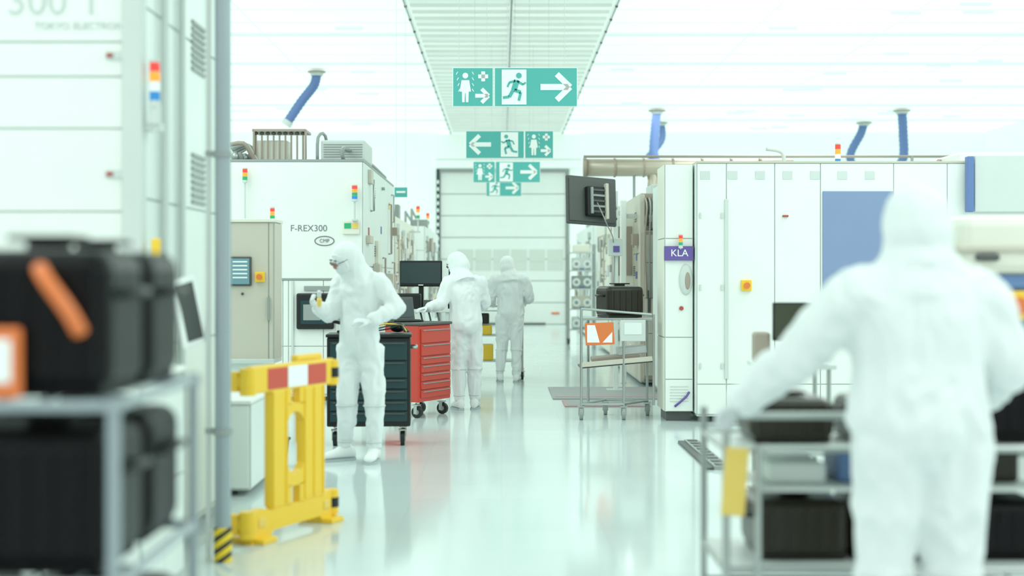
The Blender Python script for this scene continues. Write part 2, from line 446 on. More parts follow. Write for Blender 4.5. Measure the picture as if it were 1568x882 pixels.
# ------------------------------------------------------------ left foreground tool
b = B('process_tool')
b.bx(-5.2, -1.78, 7.0, 9.3, 0.06, 3.5, SEAM)
panels_front(b, -5.2, -1.86, 0.1, 3.5, 7.0, (.33, .62), (.5, .62, .695, .745, .86), WHITE)
panels_side(b, 7.0, 9.3, 0.1, 3.5, -1.78, 1, (.12, .3, .62), (.3, .52, .8), WHITE2)
b.bx(-1.86, -1.76, 6.96, 7.06, 0, 3.5, LGREY, .01)
for v in (86, 267):
    for u in (170, 200):
        b.bx(X(u-5, 7), X(u+5, 7), 6.965, 6.99, Z(v+3, 7), Z(v-3, 7), REDM, .003)
    b.bx(X(163, 7), X(207, 7), 6.975, 6.99, Z(v+6, 7), Z(v-6, 7), LGREY, .003)
b.text('300 T', .20, TEXTL, (X(85, 7), 6.985, Z(4, 7)))
b.text('TOKYO ELECTRON', .05, TEXTL, (X(122, 7), 6.985, Z(41, 7)))
for (z0, z1) in ((2.66, 2.97), (1.9, 2.2)):
    for q in range(8): b.bx(-1.77, -1.755, 8.1, 8.45, z0+q*.038, z0+q*.038+.02, GREY)
for y in (7.35, 7.75, 8.9): b.cyl((-1.74, y, 0.1), (-1.74, y, 3.4), .02, LGREY)
b.bx(-1.8, -1.72, 7.2, 7.3, 1.0, 1.6, DGREY, .01)
b.box((-1.70, 7.0, 1.62), (.04, .06, .1), YEL, .01)
# stack light bracketed to the corner
b.bx(-1.80, -1.68, 7.0, 7.08, 2.2, 2.24, LGREY)
stacklight(b, X(237, 7.0), 7.0, Z(155, 7), .026, .048, (LBLU, SIGNW, LORG, LRED), .16)
b.bx(X(229, 7), X(245, 7), 6.98, 7.04, Z(192, 7), Z(158, 7), LGREY, .01)
# tilted operator terminal
b.M = Matrix.Translation((-1.62, 7.35, 1.30)) @ Euler((0, math.radians(-14), math.radians(50))).to_matrix().to_4x4()
b.box((0, 0, 0), (.16, .03, .36), SIGNW, .01); b.box((0, -.018, 0), (.10, .006, .30), DGREY)
b.M = Matrix.Identity(4)
b.cyl((-1.78, 7.4, 1.25), (-1.63, 7.38, 1.28), .02, LGREY)
b.finish()

b = B('equipment_base_cabinet')
b.bx(-2.4, -1.56, 6.15, 6.93, 0.04, 1.02, SEAM); b.bx(-2.36, -1.6, 6.2, 6.9, 0, .05, DGREY)
panels_side(b, 6.15, 6.93, .06, 1.0, -1.56, 1, (.5,), (.5,), WHITE2)
panels_front(b, -2.4, -1.56, .06, 1.0, 6.15, (.5,), (.4,), WHITE2); b.bx(-2.42, -1.54, 6.13, 6.95, 1.02, 1.05, WHITE, .01)
b.finish()

b = B('support_column')
b.cyl((-1.45, 7.4, 0), (-1.45, 7.4, ZC), .042, STEELP, n=20)
b.cyl((-1.45, 7.4, 0.002), (-1.45, 7.4, .18), .047, HAZ, n=20)
b.cyl((-1.45, 7.4, .66), (-1.45, 7.4, .69), .052, GREY, n=20); b.cyl((-1.45, 7.4, 2.1), (-1.45, 7.4, 2.13), .05, GREY, n=20)
b.cyl((-1.525, 7.4, 0), (-1.525, 7.4, ZC), .015, LGREY)
b.box((-1.49, 7.4, .68), (.1, .03, .03), GREY); b.box((-1.49, 7.4, 2.12), (.1, .03, .03), GREY)
b.finish()

# ------------------------------------------------------------ foreground pod rack
b = B('carrier_rack_cart')
for x in (-1.75, -.9):
    for y in (3.3, 4.15):
        b.cyl((x, y, .12), (x, y, 1.2), .016, STEELP, n=12); caster(b, x, y, .055)
for z in (.3, .76, 1.18):
    for y in (3.3, 4.15): b.cyl((-1.77, y, z), (-.88, y, z), .014, STEELP)
    for x in (-1.75, -.9): b.cyl((x, 3.28, z), (x, 4.17, z), .014, STEELP)
    for i in range(9): b.cyl((-1.75+i*.106, 3.3, z), (-1.75+i*.106, 4.15, z), .005, STEELP, n=6)
for z, zz in ((1.195, .40), (.775, .39), (.315, .37)):
    for cx, cy in ((-1.12, 3.52), (-1.55, 3.52), (-1.12, 3.93), (-1.55, 3.93)):
        pod(b, (cx, cy, z), .39, .36, zz, PODB, BLACK)
# orange carrying handle and label frame
b.tube([(-1.075, 3.31, 1.5), (-1.05, 3.285, 1.47), (-1.00, 3.285, 1.40), (-.98, 3.31, 1.35)], .018, ORG, 10, cat=3)
b.box((-1.155, 3.30, 1.28), (.085, .02, .165), ORG, .02); b.box((-1.16, 3.288, 1.285), (.05, .01, .10), SIGNW, .006)
b.finish()

# ------------------------------------------------------------ barrier
b = B('folding_barrier')
p0 = Vector((-1.40, 7.85, 0)); p1 = Vector((-1.04, 8.68, 0)); L = (p1-p0).length
ang = math.atan2(p1.y-p0.y, p1.x-p0.x)
b.M = Matrix.Translation(p0) @ Matrix.Rotation(ang, 4, 'Z')
t = .05
b.bx(0, L, -t/2, t/2, .83, .985, YEL, .012)
b.prism([(0, .0), (0, .17), (.10, .19), (.22, .165), (.25, .17), (L-.19, .17), (L-.15, .165), (L-.08, .19), (L, .19), (L, .0), (L-.13, .0), (L-.17, .05), (.22, .05), (.18, .0)], t, YEL)
a0, a1, c0, c1 = .21, .37, .55, .78
b.bx(a0, a1, -t/2, t/2, .165, .84, YEL, .012); b.bx(c0, c1, -t/2, t/2, .165, .84, YEL, .012)
b.prism([(a1-.01, .63), (a1+.03, .68), (a1+.07, .70), (c0-.07, .70), (c0-.03, .68), (c0+.01, .63), (c0+.01, .75), (a1-.01, .75)], t, YEL)
b.bx(a1-.01, a1+.045, -t/2, t/2, .74, .84, YEL); b.bx(c0-.045, c0+.01, -t/2, t/2, .74, .84, YEL)
b.prism([(a1-.01, .41), (a1+.03, .36), (a1+.07, .34), (c0-.07, .34), (c0-.03, .36), (c0+.01, .41), (c0+.01, .27), (a1-.01, .27)], t, YEL)
b.bx(a1-.01, a1+.045, -t/2, t/2, .165, .28, YEL); b.bx(c0-.045, c0+.01, -t/2, t/2, .165, .28, YEL)
for s in (a0+.012, a1-.012, c0+.012, (c0+c1)/2, c1-.012): b.bx(s-.008, s+.008, -t/2-.008, t/2+.008, .18, .83, YEL, .004)
for s in (0, L):
    for z in (.11, .90):
        b.cyl((s, 0, z-.075), (s, 0, z+.075), .046, YEL, n=14); b.cyl((s, 0, z-.03), (s, 0, z+.03), .048, BLACK if s else YEL, n=14)
        b.cyl((s, .085, z-.055), (s, .085, z+.055), .04, YEL, n=14); b.box((s, .045, z), (.05, .09, .05), YEL, .01)
b.bx(c0, c1+.06, .02, .07, .96, 1.02, YEL, .012); b.bx(c0+.02, c1, .02, .055, .5, 1.0, YEL, .012)
for i, c in enumerate((REDB, SIGNW, REDB)):
    b.bx(.16+i*.215, .16+(i+1)*.215-.003, -t/2-.004, t/2+.004, .845, .965, c, .004)
for s in (.10, L-.10): b.box((s, -t/2-.002, .11), (.07, .01, .05), YELD, .01)
b.box((.09, .03, .015), (.14, .24, .03), YEL, .005); b.box((L-.07, .03, .015), (.14, .24, .03), YEL, .005)
b.M = Matrix.Identity(4)
b.finish()

# ------------------------------------------------------------ left mid equipment
b = B('low_white_cabinet')
b.bx(-2.5, -1.70, 9.6, 10.6, .04, .62, SEAM); panels_front(b, -2.5, -1.70, .05, .62, 9.6, (.5,), (), WHITE2)
panels_side(b, 9.6, 10.6, .05, .62, -1.70, 1, (.5,), (), WHITE2); b.bx(-2.52, -1.68, 9.57, 10.62, .62, .65, WHITE, .008); b.bx(-2.4, -1.8, 9.7, 10.5, 0, .05, DGREY)
b.finish()
b = B('waste_bin')
b.prism([(-.09, 0), (.09, 0), (.11, .2), (-.11, .2)], .2, DTEAL, Matrix.Translation((-1.78, 11.1, 0))); b.box((-1.78, 11.1, .21), (.24, .22, .025), BLACK, .008)
b.finish()

b = B('control_cabinet')
xr = X(419, 12.5)
b.bx(-3.2, xr, 12.5, 12.9, .75, 1.96, SEAM); panels_front(b, -3.2, xr, .75, 1.96, 12.5, (.62, .965), (), BEIGE)
panels_side(b, 12.5, 12.9, .75, 1.96, xr, 1, (), (), BEIGE); b.bx(-3.22, xr+.02, 12.47, 12.92, 1.96, 1.99, CREAM, .005)
b.bx(-3.2, xr-.05, 12.55, 12.9, 0, .75, WHITE2, .01); b.bx(-3.22, xr+.01, 12.45, 12.9, .72, .76, LGREY, .006)
b.bx(X(340, 12.5), X(386, 12.5), 12.46, 12.49, Z(438, 12.5), Z(393, 12.5), DGREY, .01)
b.bx(X(343, 12.5), X(383, 12.5), 12.452, 12.462, Z(435, 12.5), Z(396, 12.5), SCREENB)
for i in range(5): b.bx(X(358, 12.5), X(380, 12.5), 12.449, 12.453, Z(402+i*6, 12.5), Z(400+i*6, 12.5), SIGNW)
estop(b, X(399, 12.5), 12.488, Z(424, 12.5), .032)
b.cyl((X(372, 12.5), 12.49, Z(450, 12.5)), (X(372, 12.5), 12.47, Z(450, 12.5)), .012, DGREY)
b.bx(X(412, 12.5)-.01, X(412, 12.5)+.01, 12.46, 12.49, 1.1, 1.3, STEEL)
stacklight(b, X(417, 12.7), 12.7, Z(335, 12.7), .022, .032, (LGRN, LORG, LRED), .05)
b.finish()

# big white polishing tool
b = B('wafer_polishing_tool')
y0 = 17.0; xr = -1.66; xl = -5.0; zt = Z(248, 17)
b.bx(xl, xr, y0, 21.8, .05, zt, SEAM)
panels_front(b, xl, xr, Z(427, 17), zt, y0, (), (), WHITE)
panels_front(b, xl, xr, .08, Z(429, 17), y0, (.5, .715, .735, .86), (.42,), WHITE)
panels_side(b, y0, 21.8, .08, zt, xr, 1, (.25, .5, .75), (.35, .55), WHITE2)
b.bx(xl, xr+.01, y0-.012, 21.8, zt, zt+.03, GREY)
b.text('F-REX300', .108, TEXTG, (X(473, 17), y0-.014, Z(350, 17)))
b.text('CMP', .06, TEXTG, (X(497, 17), y0-.02, Z(369, 17)))
ring = [(X(497, 17)+.115*math.cos(a*math.pi/12), y0-.016, Z(369, 17)+.055*math.sin(a*math.pi/12)) for a in range(25)]
b.tube(ring, .006, TEXTG, 6)
b.bx(X(525, 17), X(551, 17), y0-.05, y0, Z(359, 17), Z(338, 17), CREAM, .01); b.bx(X(528, 17), X(538, 17), y0-.06, y0-.04, Z(350, 17), Z(342, 17), LGRN); b.bx(X(540, 17), X(549, 17), y0-.06, y0-.04, Z(350, 17), Z(342, 17), YELD)
stacklight(b, X(543, 16.9), 16.9, Z(305, 16.9), .034, .04, (LBLU, LGRN, LORG, LRED), .26); b.box((X(543, 16.9), 16.95, Z(337, 16.9)), (.06, .14, .02), LGREY)
stacklight(b, X(375, 16.9), 16.9, Z(276, 16.9), .03, .045, (LGRN, LORG, LRED), .48); b.box((X(375, 16.9), 16.95, Z(338, 16.9)), (.06, .14, .02), LGREY)
# dark recess instruments under the fascia
b.bx(X(455, 17), X(512, 17), y0-.08, y0, Z(504, 17), Z(449, 17), BLACK, .02)
b.bx(X(462, 17), X(500, 17), y0-.09, y0-.08, Z(496, 17), Z(460, 17), DTEAL); b.bx(X(466, 17), X(492, 17), y0-.096, y0-.09, Z(490, 17), Z(466, 17), GREY)
b.bx(X(466, 17), X(512, 17), y0-.03, y0, Z(445, 17), Z(438, 17), GREY)
for u in (447, 515): b.bx(X(u, 17), X(u+3, 17), y0-.04, y0, .1, Z(430, 17), LGREY)
b.bx(xl, xr, y0-.02, y0-.01, Z(429, 17), Z(426, 17), GREY)
clutter_side(b, xr+.012, 1, 17.2, 21.4, .9, 2.7, 34, 4)
# services on the roof
zz = zt+.03
for i in range(9):
    x = X(392+i*9, 17.5); b.cyl((x, 17.5, zz), (x, 17.5, zz+.36), .012, TAUPE)
    b.ell((x, 17.5, zz+.36), (.03, .03, .02), DGREY)
b.bx(X(387, 17.5), X(469, 17.5), 17.45, 17.95, zz+.38, zz+.41, TAUPE); b.bx(X(390, 17.5), X(440, 17.5), 17.55, 17.9, zz+.02, zz+.28, CREAM, .02)
for u in (388, 467): b.bx(X(u, 17.5), X(u+3, 17.5), 17.45, 17.49, zz, zz+.4, TAUPE)
b.bx(X(493, 17.5), X(560, 17.5), 17.4, 18.4, zz+.02, zz+.27, LGREY, .02)
for q in range(6): b.bx(X(497, 17.5), X(556, 17.5), 17.39, 17.4, zz+.06+q*.03, zz+.07+q*.03, GREY)
b.tube([(X(486, 17.4), 17.4, zz), (X(487, 17.4), 17.4, zz+.3), (X(495, 17.4), 17.6, zz+.34), (X(500, 17.4), 17.8, zz)], .02, GREY, cat=3)
for q in range(5):
    b.tube([(X(352, 17.4), 17.3+q*.12, zz+.2-q*.02), (X(375, 17.4), 17.3+q*.12, zz+.22), (X(385, 17.4), 17.35+q*.12, zz+.1), (X(392, 17.4), 17.4+q*.1, zz)], .028, (TAUPE, LGREY, STEEL, GREY, BEIGE)[q], cat=3)
    b.ell((X(362+q*5, 17.4), 17.3+q*.1, zz+.06), (.05, .05, .06), (STEEL, GREY)[q % 2])
b.tube([(-1.9, 17.1, zz), (-1.9, 17.1, zz+.14), (-1.75, 18.5, zz+.1), (-1.72, 21, zz+.06)], .025, GREY, cat=3)
b.finish()

# far tools
def far_tool(name, x_face, sgn, y0, y1, h, width, m1, m2, seed, n=24, lights=()):
    b = B(name); xo = x_face-sgn*width; xs = sorted((x_face, xo))
    b.bx(xs[0], xs[1], y0, y1, .04, h, SEAM)
    panels_front(b, xs[0], xs[1], .06, h, y0, (.35, .7), (.3, .55, .8), m1)
    panels_side(b, y0, y1, .06, h, x_face, sgn, (.2, .45, .7), (.3, .6, .82), m2)
    clutter_side(b, x_face+sgn*.012, sgn, y0+.2, y1-.6, .5, h-.3, n, seed)
    clutter_front(b, y0-.012, xs[0]+.1, xs[1]-.1, .8, h-.1, n, seed+3)
    rnd = random.Random(seed)
    for i in range(6):
        yy = rnd.uniform(y0+.2, y1-.5); xx = x_face-sgn*rnd.uniform(.1, width*.6)
        b.bx(xx-.15, xx+.15, yy, yy+.4, h, h+rnd.uniform(.08, .3), rnd.choice([LGREY, CREAM, GREY]), .01)
    for i in range(4):
        xx = x_face-sgn*rnd.uniform(.1, width*.7)
        b.tube([(xx, y0+.3, h), (xx, y0+.3, h+.2+i*.05), (xx-sgn*.2, y1-.5, h+.2+i*.05), (xx-sgn*.2, y1-.5, h)], .025, rnd.choice([STEEL, PIPE, GREY]))
    for (x, y, z) in lights: 
        stacklight(b, x, y, z, .035, .055, (LGRN, SIGNW, LORG, LRED), .25); b.box((x-sgn*.1, y, z-.25), (abs(x-x_face)+.12, .04, .03), LGREY)
    b.finish()
far_tool('etch_tool', -1.70, 1, 22.6, 27.5, 2.45, 1.8, WHITE2, CREAM, 11, 80, [(X(640, 26), 26, 2.55)])
far_tool('deposition_tool', -1.55, 1, 28.6, 34.5, 2.5, 2.2, WHITE2, WHITE2, 17, 70, [(X(655, 30), 30, 2.6)])
far_tool('inspection_tool', -1.95, 1, 36, 42, 2.6, 2.4, WHITE, WHITE2, 23, 30, [])
b = B('emergency_exit_sign'); x = X(604, 22.3); b.bx(x, x+.2, 22.3, 22.33, Z(302, 22.3), Z(287, 22.3), GREEN); b.seg2((x, 22.295, Z(302, 22.3)), (.03, .08), (.17, .08), .03, SIGNW)
for q in (.03, .17): b.cyl((x+q, 22.315, Z(287, 22.3)), (x+q, 22.315, ZC-.05), .003, LGREY, n=6)
b.finish()

# ------------------------------------------------------------ tool chests
def toolchest(name, corner, yaw, w, d, h, m, dm, top, rows):
    b = B(name); b.M = Matrix.Translation(corner) @ Matrix.Rotation(yaw, 4, 'Z')
    b.bx(0, w, .02, d, .17, h-.03, m, .012)
    b.bx(-.01, w+.01, 0, d+.01, h-.03, h, top, .01)
    z = .21; tot = sum(rows); H = h-.06-z
    for r in rows:
        hh = H*r/tot
        b.bx(.03, w-.03, 0, .03, z+.005, z+hh-.005, dm, .006)
        b.bx(.05, w-.05, -.014, 0, z+hh-.026, z+hh-.016, STEEL if m is RED else DGREY, .003)
        z += hh
    b.tube([(w, .1, h-.12), (w+.05, .1, h-.12), (w+.05, d-.1, h-.12), (w, d-.1, h-.12)], .013, STEEL)
    for x in (.07, w-.07):
        for y in (.08, d-.08): caster(b, x, y, .062)
    b.M = Matrix.Identity(4)
    return b
b = toolchest('black_tool_chest', (X(500, 12.4), 12.4, 0), math.radians(3), .73, .46, .98, BLACK, DTEAL, BLACK, (1, 1, 1, 1, 1.6, 1.8))
b.finish()
b = toolchest('red_tool_chest', (-.845, 14.82, 0), math.radians(62.5), .67, .44, 1.0, RED, RED, DGREY, (1, 1, 1, 1, 1, 1.5, 1.8))
b.finish()
# things on chests
b = B('instrument_monitor')
zt = .985
b.bx(-1.46, -1.34, 12.6, 12.74, zt, zt+.02, BLACK, .004); b.cyl((-1.40, 12.7, zt+.02), (-1.42, 12.7, zt+.14), .015, BLACK)
b.box((-1.42, 12.66, zt+.2), (.12, .04, .26), BLACK, .01, rot=(0, .25, 0)); b.box((-1.42, 12.635, zt+.2), (.09, .01, .2), GREY, rot=(0, .25, 0))
b.finish()
b = B('laptop')
b.M = Matrix.Translation((-1.03, 15.17, 1.003)) @ Matrix.Rotation(math.radians(28), 4, 'Z')
b.bx(-.17, .17, -.11, .12, 0, .02, BLACK, .006); b.box((0, .15, .14), (.34, .015, .25), DGREY, .006, rot=(-.25, 0, 0)); b.box((0, .14, .14), (.30, .012, .2), SCREEN, rot=(-.25, 0, 0))
for i in range(5): b.bx(-.15, .15, -.06+i*.03, -.04+i*.03, .02, .024, DGREY)
b.M = Matrix.Identity(4); b.finish()
b = B('cable_bundle')
for i in range(5):
    b.tube([(-1.2, 12.62+.03*i, .99), (-1.0-.03*i, 12.6, 1.02+.02*i), (-.9, 12.65, 1.05), (-.86+.01*i, 12.6, .995)], .007, (BLACK, DTEAL, YEL, BLACK, DGREY)[i], cat=4)
b.ell((-.93, 12.7, 1.03), (.07, .06, .045), BLACK); b.finish()

# workstation behind
b = B('computer_workstation')
xa_, xb_ = -1.42, -.62
b.bx(xa_, xb_, 17.2, 17.85, 1.05, 1.09, LGREY, .008)
for x in (xa_+.04, xb_-.04):
    for y in (17.25, 17.8): b.bx(x-.02, x+.02, y-.02, y+.02, 0, 1.05, LGREY)
b.bx(xa_+.04, xb_-.04, 17.25, 17.8, .35, .38, LGREY)
b.bx(-1.25, -.73, 17.45, 17.49, Z(439, 17.4), Z(399, 17.4), BLACK, .012); b.bx(-1.235, -.745, 17.44, 17.452, Z(434, 17.4), Z(402, 17.4), SCREEN)
b.box((-.99, 17.438, Z(436.5, 17.4)), (.06, .005, .01), SIGNW)
b.bx(-1.02, -.96, 17.5, 17.54, 1.09, 1.5, BLACK); b.bx(-1.12, -.86, 17.4, 17.6, 1.09, 1.105, BLACK, .004)
b.box((-.62, 17.5, 1.54), (.05, .35, .3), BLACK, .01); b.box((-.64, 17.5, 1.2), (.04, .04, .26), BLACK)
b.bx(-1.30, -.98, 17.22, 17.38, 1.09, 1.28, BLACK, .02); b.bx(-.95, -.7, 17.22, 17.36, 1.09, 1.2, DGREY, .006)
for i in range(6): b.tube([(-1.3+i*.1, 17.3, 1.1), (-1.25+i*.1, 17.15, .9), (-1.2+i*.08, 17.2, .6), (-1.1+i*.05, 17.4, .4)], .012, (BLACK, DTEAL, DGREY)[i % 3], cat=4)
b.bx(-1.2, -.8, 17.3, 17.7, .38, .8, DGREY, .02)
b.finish()

# ------------------------------------------------------------ right side: far rack, tools, pipe
b = B('equipment_rack')
xa_, xb_, yy, hh = 1.48, 2.05, 31.3, 2.2
for x in (xa_, xb_):
    for y in (yy, yy+.6): b.bx(x-.02, x+.02, y-.02, y+.02, .12, hh, STEEL); caster(b, x, y, .06)
for z in (.3, .75, 1.2, 1.6, 2.0):
    b.bx(xa_, xb_, yy, yy+.6, z, z+.025, LGREY)
for i, z in enumerate((.32, .775, 1.225, 1.625)):
    b.bx(xa_+.07, xb_-.07, yy+.05, yy+.4, z, z+.28, (LGREY, BEIGE, GREY, LGREY)[i], .02)
    for k in range(2):
        b.cyl((xa_+.17+k*.24, yy+.04, z+.14), (xa_+.17+k*.24, yy+.05, z+.14), .09, WHITE2); b.cyl((xa_+.17+k*.24, yy+.03, z+.14), (xa_+.17+k*.24, yy+.05, z+.14), .04, GREY)
    for k in range(3): b.bx(xa_+.1+k*.14, xa_+.2+k*.14, yy+.035, yy+.05, z+.02, z+.05, BLUEB if k == 1 else STEEL)
b.bx(xa_+.1, xb_-.1, yy+.1, yy+.5, 2.025, 2.2, CREAM, .02)
b.finish()
far_tool('lithography_tool', 2.12, -1, 32.8, 40, 2.7, 2.5, WHITE2, WHITE2, 31, 40, [])
far_tool('coating_tool', 2.05, -1, 25.5, 30.2, 2.6, 2.0, WHITE2, CREAM, 37, 50, [])
b = B('load_port_tool')
b.bx(1.90, 7.0, 19.4, 24.8, .04, 2.62, SEAM)
panels_front(b, 1.90, 2.75, .06, 2.62, 19.4, (.4,), (.35, .68, .85), TAUPE)
panels_side(b, 19.4, 24.8, .06, 2.62, 1.90, -1, (.12, .25, .5, .75), (.35, .68), BEIGE)
clutter_front(b, 19.38, 1.92, 2.3, 1.6, 2.55, 24, 5)
clutter_side(b, 1.888, -1, 19.5, 24.2, .4, 2.3, 60, 9)
b.bx(1.88, 1.95, 19.34, 19.4, .06, 2.6, BEIGE, .01)
b.bx(1.66, 1.74, 19.8, 19.95, .0, 2.55, WHITE, .01); b.bx(1.66, 1.90, 19.85, 19.92, 1.3, 1.36, LGREY); b.bx(1.66, 1.90, 19.85, 19.92, 2.3, 2.36, LGREY)
b.bx(1.62, 1.9, 20.3, 20.9, .9, 2.35, CREAM, .015); b.bx(1.615, 1.63, 20.35, 20.85, 1.2, 1.9, TAUPE, .005)
b.bx(1.66, 1.86, 20.285, 20.3, 1.0, 1.25, PURP, .003); b.bx(1.66, 1.86, 20.285, 20.3, 1.5, 2.2, TAUPE, .003)
b.bx(1.91, 2.25, 19.1, 19.38, .1, 2.1, TAUPE, .015)
panels_front(b, 1.92, 2.24, .15, 2.05, 19.1, (), (.3, .55, .8), BEIGE); b.bx(1.96, 2.0, 19.07, 19.09, 1.0, 1.3, DGREY)
for i in range(6): b.tube([(1.95+i*.05, 19.32, 2.55), (1.95+i*.05, 19.08, 2.4), (1.92+i*.06, 19.06, 1.9), (1.95+i*.04, 19.07, 1.2)], .011, (TAUPE, GREY, STEEL)[i % 3], cat=3)
for i in range(3): b.bx(2.05+i*.22, 2.2+i*.22, 19.5, 20.2, 2.62, 2.75+.05*i, LGREY, .01)
b.finish()

b = B('wall_mounted_monitor')
dm = 18.2
m0 = Matrix.Translation((X(905, dm), dm, Z(308, dm))) @ Euler((math.radians(-8), math.radians(3), math.radians(24))).to_matrix().to_4x4()
b.M = m0
b.box((0, 0, 0), (.72, .045, .63), DGREY, .02); b.box((0, -.03, 0), (.66, .02, .56), DGREY, .01)
b.box((.04, -.08, -.02), (.30, .10, .38), BLACK, .015)
for i in range(5): b.box((.04, -.135, -.16+i*.07), (.22, .02, .025), GREY if i % 2 else DGREY)
b.box((.15, -.14, -.02), (.04, .06, .46), BEIGE, .005); b.box((-.06, -.14, -.02), (.03, .04, .34), GREY, .005)
b.M = Matrix.Identity(4)
px = X(944, 18.4)
b.bx(px-.03, px+.03, 18.5, 18.56, 0, 2.6, WHITE2, .008); b.bx(px-.12, px+.12, 18.4, 18.66, 0, .02, LGREY, .005)
b.cyl((px, 18.5, Z(318, 18.4)), (X(915, 18.1), 18.13, Z(312, 18.1)), .025, GREY); b.cyl((px, 18.5, Z(335, 18.4)), (X(918, 18.1), 18.13, Z(322, 18.1)), .02, BLACK)
b.tube([(X(915, 18), 18.05, Z(310, 18)), (X(930, 18), 18.0, Z(345, 18)), (px-.03, 18.45, 1.9), (px-.035, 18.47, 1.2)], .007, GREY, cat=4)
b.bx(px-.1, px+.08, 18.42, 18.5, 1.75, 1.98, LGREY, .01); b.bx(px-.04, px+.04, 18.41, 18.42, 1.8, 1.88, PURP)
b.finish()

b = B('exhaust_duct')
dp = 22.0; zc = Z(257, dp); r = .135
b.tube([(X(895, dp), dp, zc), (X(1018, dp), dp, zc), (4.5, dp, zc)], r, PIPE, 20)
for i in range(7): xx = X(895, dp)+i*.45; b.cyl((xx, dp, zc), (xx+.03, dp, zc), r+.015, TAUPE, n=20)
b.cyl((X(893, dp), dp, zc), (X(897, dp), dp, zc), r+.02, TAUPE, n=20)
b.tube([(X(1000, dp), dp, zc), (X(1000, dp), dp, 2.625)], .09, PIPE, 16)
for xx in (2.05, 3.2, 4.2): b.bx(xx-.02, xx+.02, dp-.02, dp+.02, 2.625, zc-r+.01, GREY)
b.tube([(X(893, dp), dp-.1, zc+r+.03), (6.9, dp-.1, zc+r+.03)], .02, TAUPE, 8)
b.bx(6.3, 6.34, dp-.12, dp-.08, 2.625, zc+r+.03, GREY)
b.finish()

# right narrow cabinet with purple sign
d = 14.6
b = B('metrology_cabinet')
xa_, xb_ = X(1018, d), X(1061, d)
b.bx(xa_, xb_, d, d+.6, .1, Z(252, d), SEAM); panels_front(b, xa_, xb_, .1, Z(252, d), d, (), (.13, .3, .7), WHITE)
panels_side(b, d, d+.6, .1, Z(252, d), xa_, -1, (), (.3, .7), CREAM)
b.bx(xa_+.02, xb_-.02, d+.05, d+.55, 0, .1, DGREY)
b.bx(xa_-.01, xb_+.0, d-.05, d-.012, Z(399, d), Z(377, d), PURP, .005); b.text('KLA', .10, SIGNW, ((xa_+xb_)/2, d-.052, Z(388, d)))
stacklight(b, X(1041, d), d-.07, Z(376, d), .022, .035, (LGRN, LORG, LRED), .04)
b.ell((X(1050, d), d-.02, Z(428, d)), (.07, .03, .16), LGREY); b.ell((X(1052, d), d-.045, Z(430, d)), (.03, .012, .09), TAUPE)
b.cyl((X(1043, d), d-.01, Z(472, d)), (X(1043, d), d-.03, Z(472, d)), .022, REDM)
b.tube([(X(1033, d), d-.02, Z(622, d)), (X(1040, d), d-.035, Z(616, d)), (X(1051, d), d-.035, Z(606, d)), (X(1055, d), d-.02, Z(600, d))], .012, PURP)
for q in range(6): b.bx(xa_+.05, xb_-.05, d-.016, d-.011, .2+q*.03, .21+q*.03, LGREY)
b.finish()

# right main white tool
b = B('wafer_inspection_tool')
y0 = 14.5; xl = X(1067, y0); xr = 6.4; zt = Z(250, y0)
b.bx(xl, xr, y0, 18.6, .06, zt, SEAM)
xs_ = [X(u, y0) for u in (1112, 1186, 1256, 1368, 1450)]
panels_front(b, xl, xr, .08, zt, y0, [(x-xl)/(xr-xl) for x in xs_], (.12,), WHITE)
panels_side(b, y0, 18.6, .08, zt, xl, -1, (.4,), (), WHITE2)
b.bx(xl, xr, y0-.02, 18.6, zt, zt+.02, BEIGE)
for i in range(7): b.bx(X(1072+i*42, y0), X(1072+i*42, y0)+.1, y0-.018, y0-.01, Z(275, y0), Z(262, y0), LGREY, .003)
b.bx(X(1259, y0), X(1367, y0), y0-.03, y0-.01, Z(500, y0), Z(293, y0), BLUEP, .006)
b.bx(X(1112, y0)-.02, X(1112, y0)+.02, y0-.03, y0-.01, Z(580, y0), Z(305, y0), LGREY, .006)
estop(b, X(1142, y0), y0-.012, Z(437, y0), .04)
b.box((X(1202, y0), y0-.025, Z(331, y0)), (.06, .03, .02), REDM, .005)
for u in (1072, 1105): 
    for v in (330, 440, 560): b.box((X(u, y0), y0-.02, Z(v, y0)), (.02, .02, .06), LGREY, .004)
b.bx(X(1120, y0), X(1178, y0), y0-.02, y0-.01, Z(640, y0), Z(600, y0), LGREY, .005)
stacklight(b, X(1283, y0+.3), y0+.3, zt-.0+.02, .03, .05, (LBLU, SIGNW, LORG, LRED), .02)
for i in range(4): b.tube([(X(1437+i*9, 15.2), 15.2, zt), (X(1437+i*9, 15.2), 15.2, zt+.08+.02*i), (X(1470+i*6, 15.2), 15.4, zt+.1+.02*i), (X(1470+i*6, 15.2), 15.4, zt)], .02, (TAUPE, REDM, GREY, TAUPE)[i])
b.bx(X(1478, 14.4), X(1488, 14.4), 14.32, 14.42, Z(325, 14.4), Z(240, 14.4), BLUEH, .01); b.bx(X(1491, 14.4), 6.3, 14.36, 14.5, Z(325, 14.4), Z(238, 14.4), LGREY, .01)
b.bx(4.7, 6.3, 14.6, 16.0, zt+.02, zt+.12, WHITE2, .02)
b.tube([(X(1200, 16), 16, zt), (X(1200, 16), 16, zt+.2), (X(1192, 16), 16, zt+.26), (X(1173, 16), 16, zt+.28)], .022, LGREY, 10, cat=4)
b.finish()

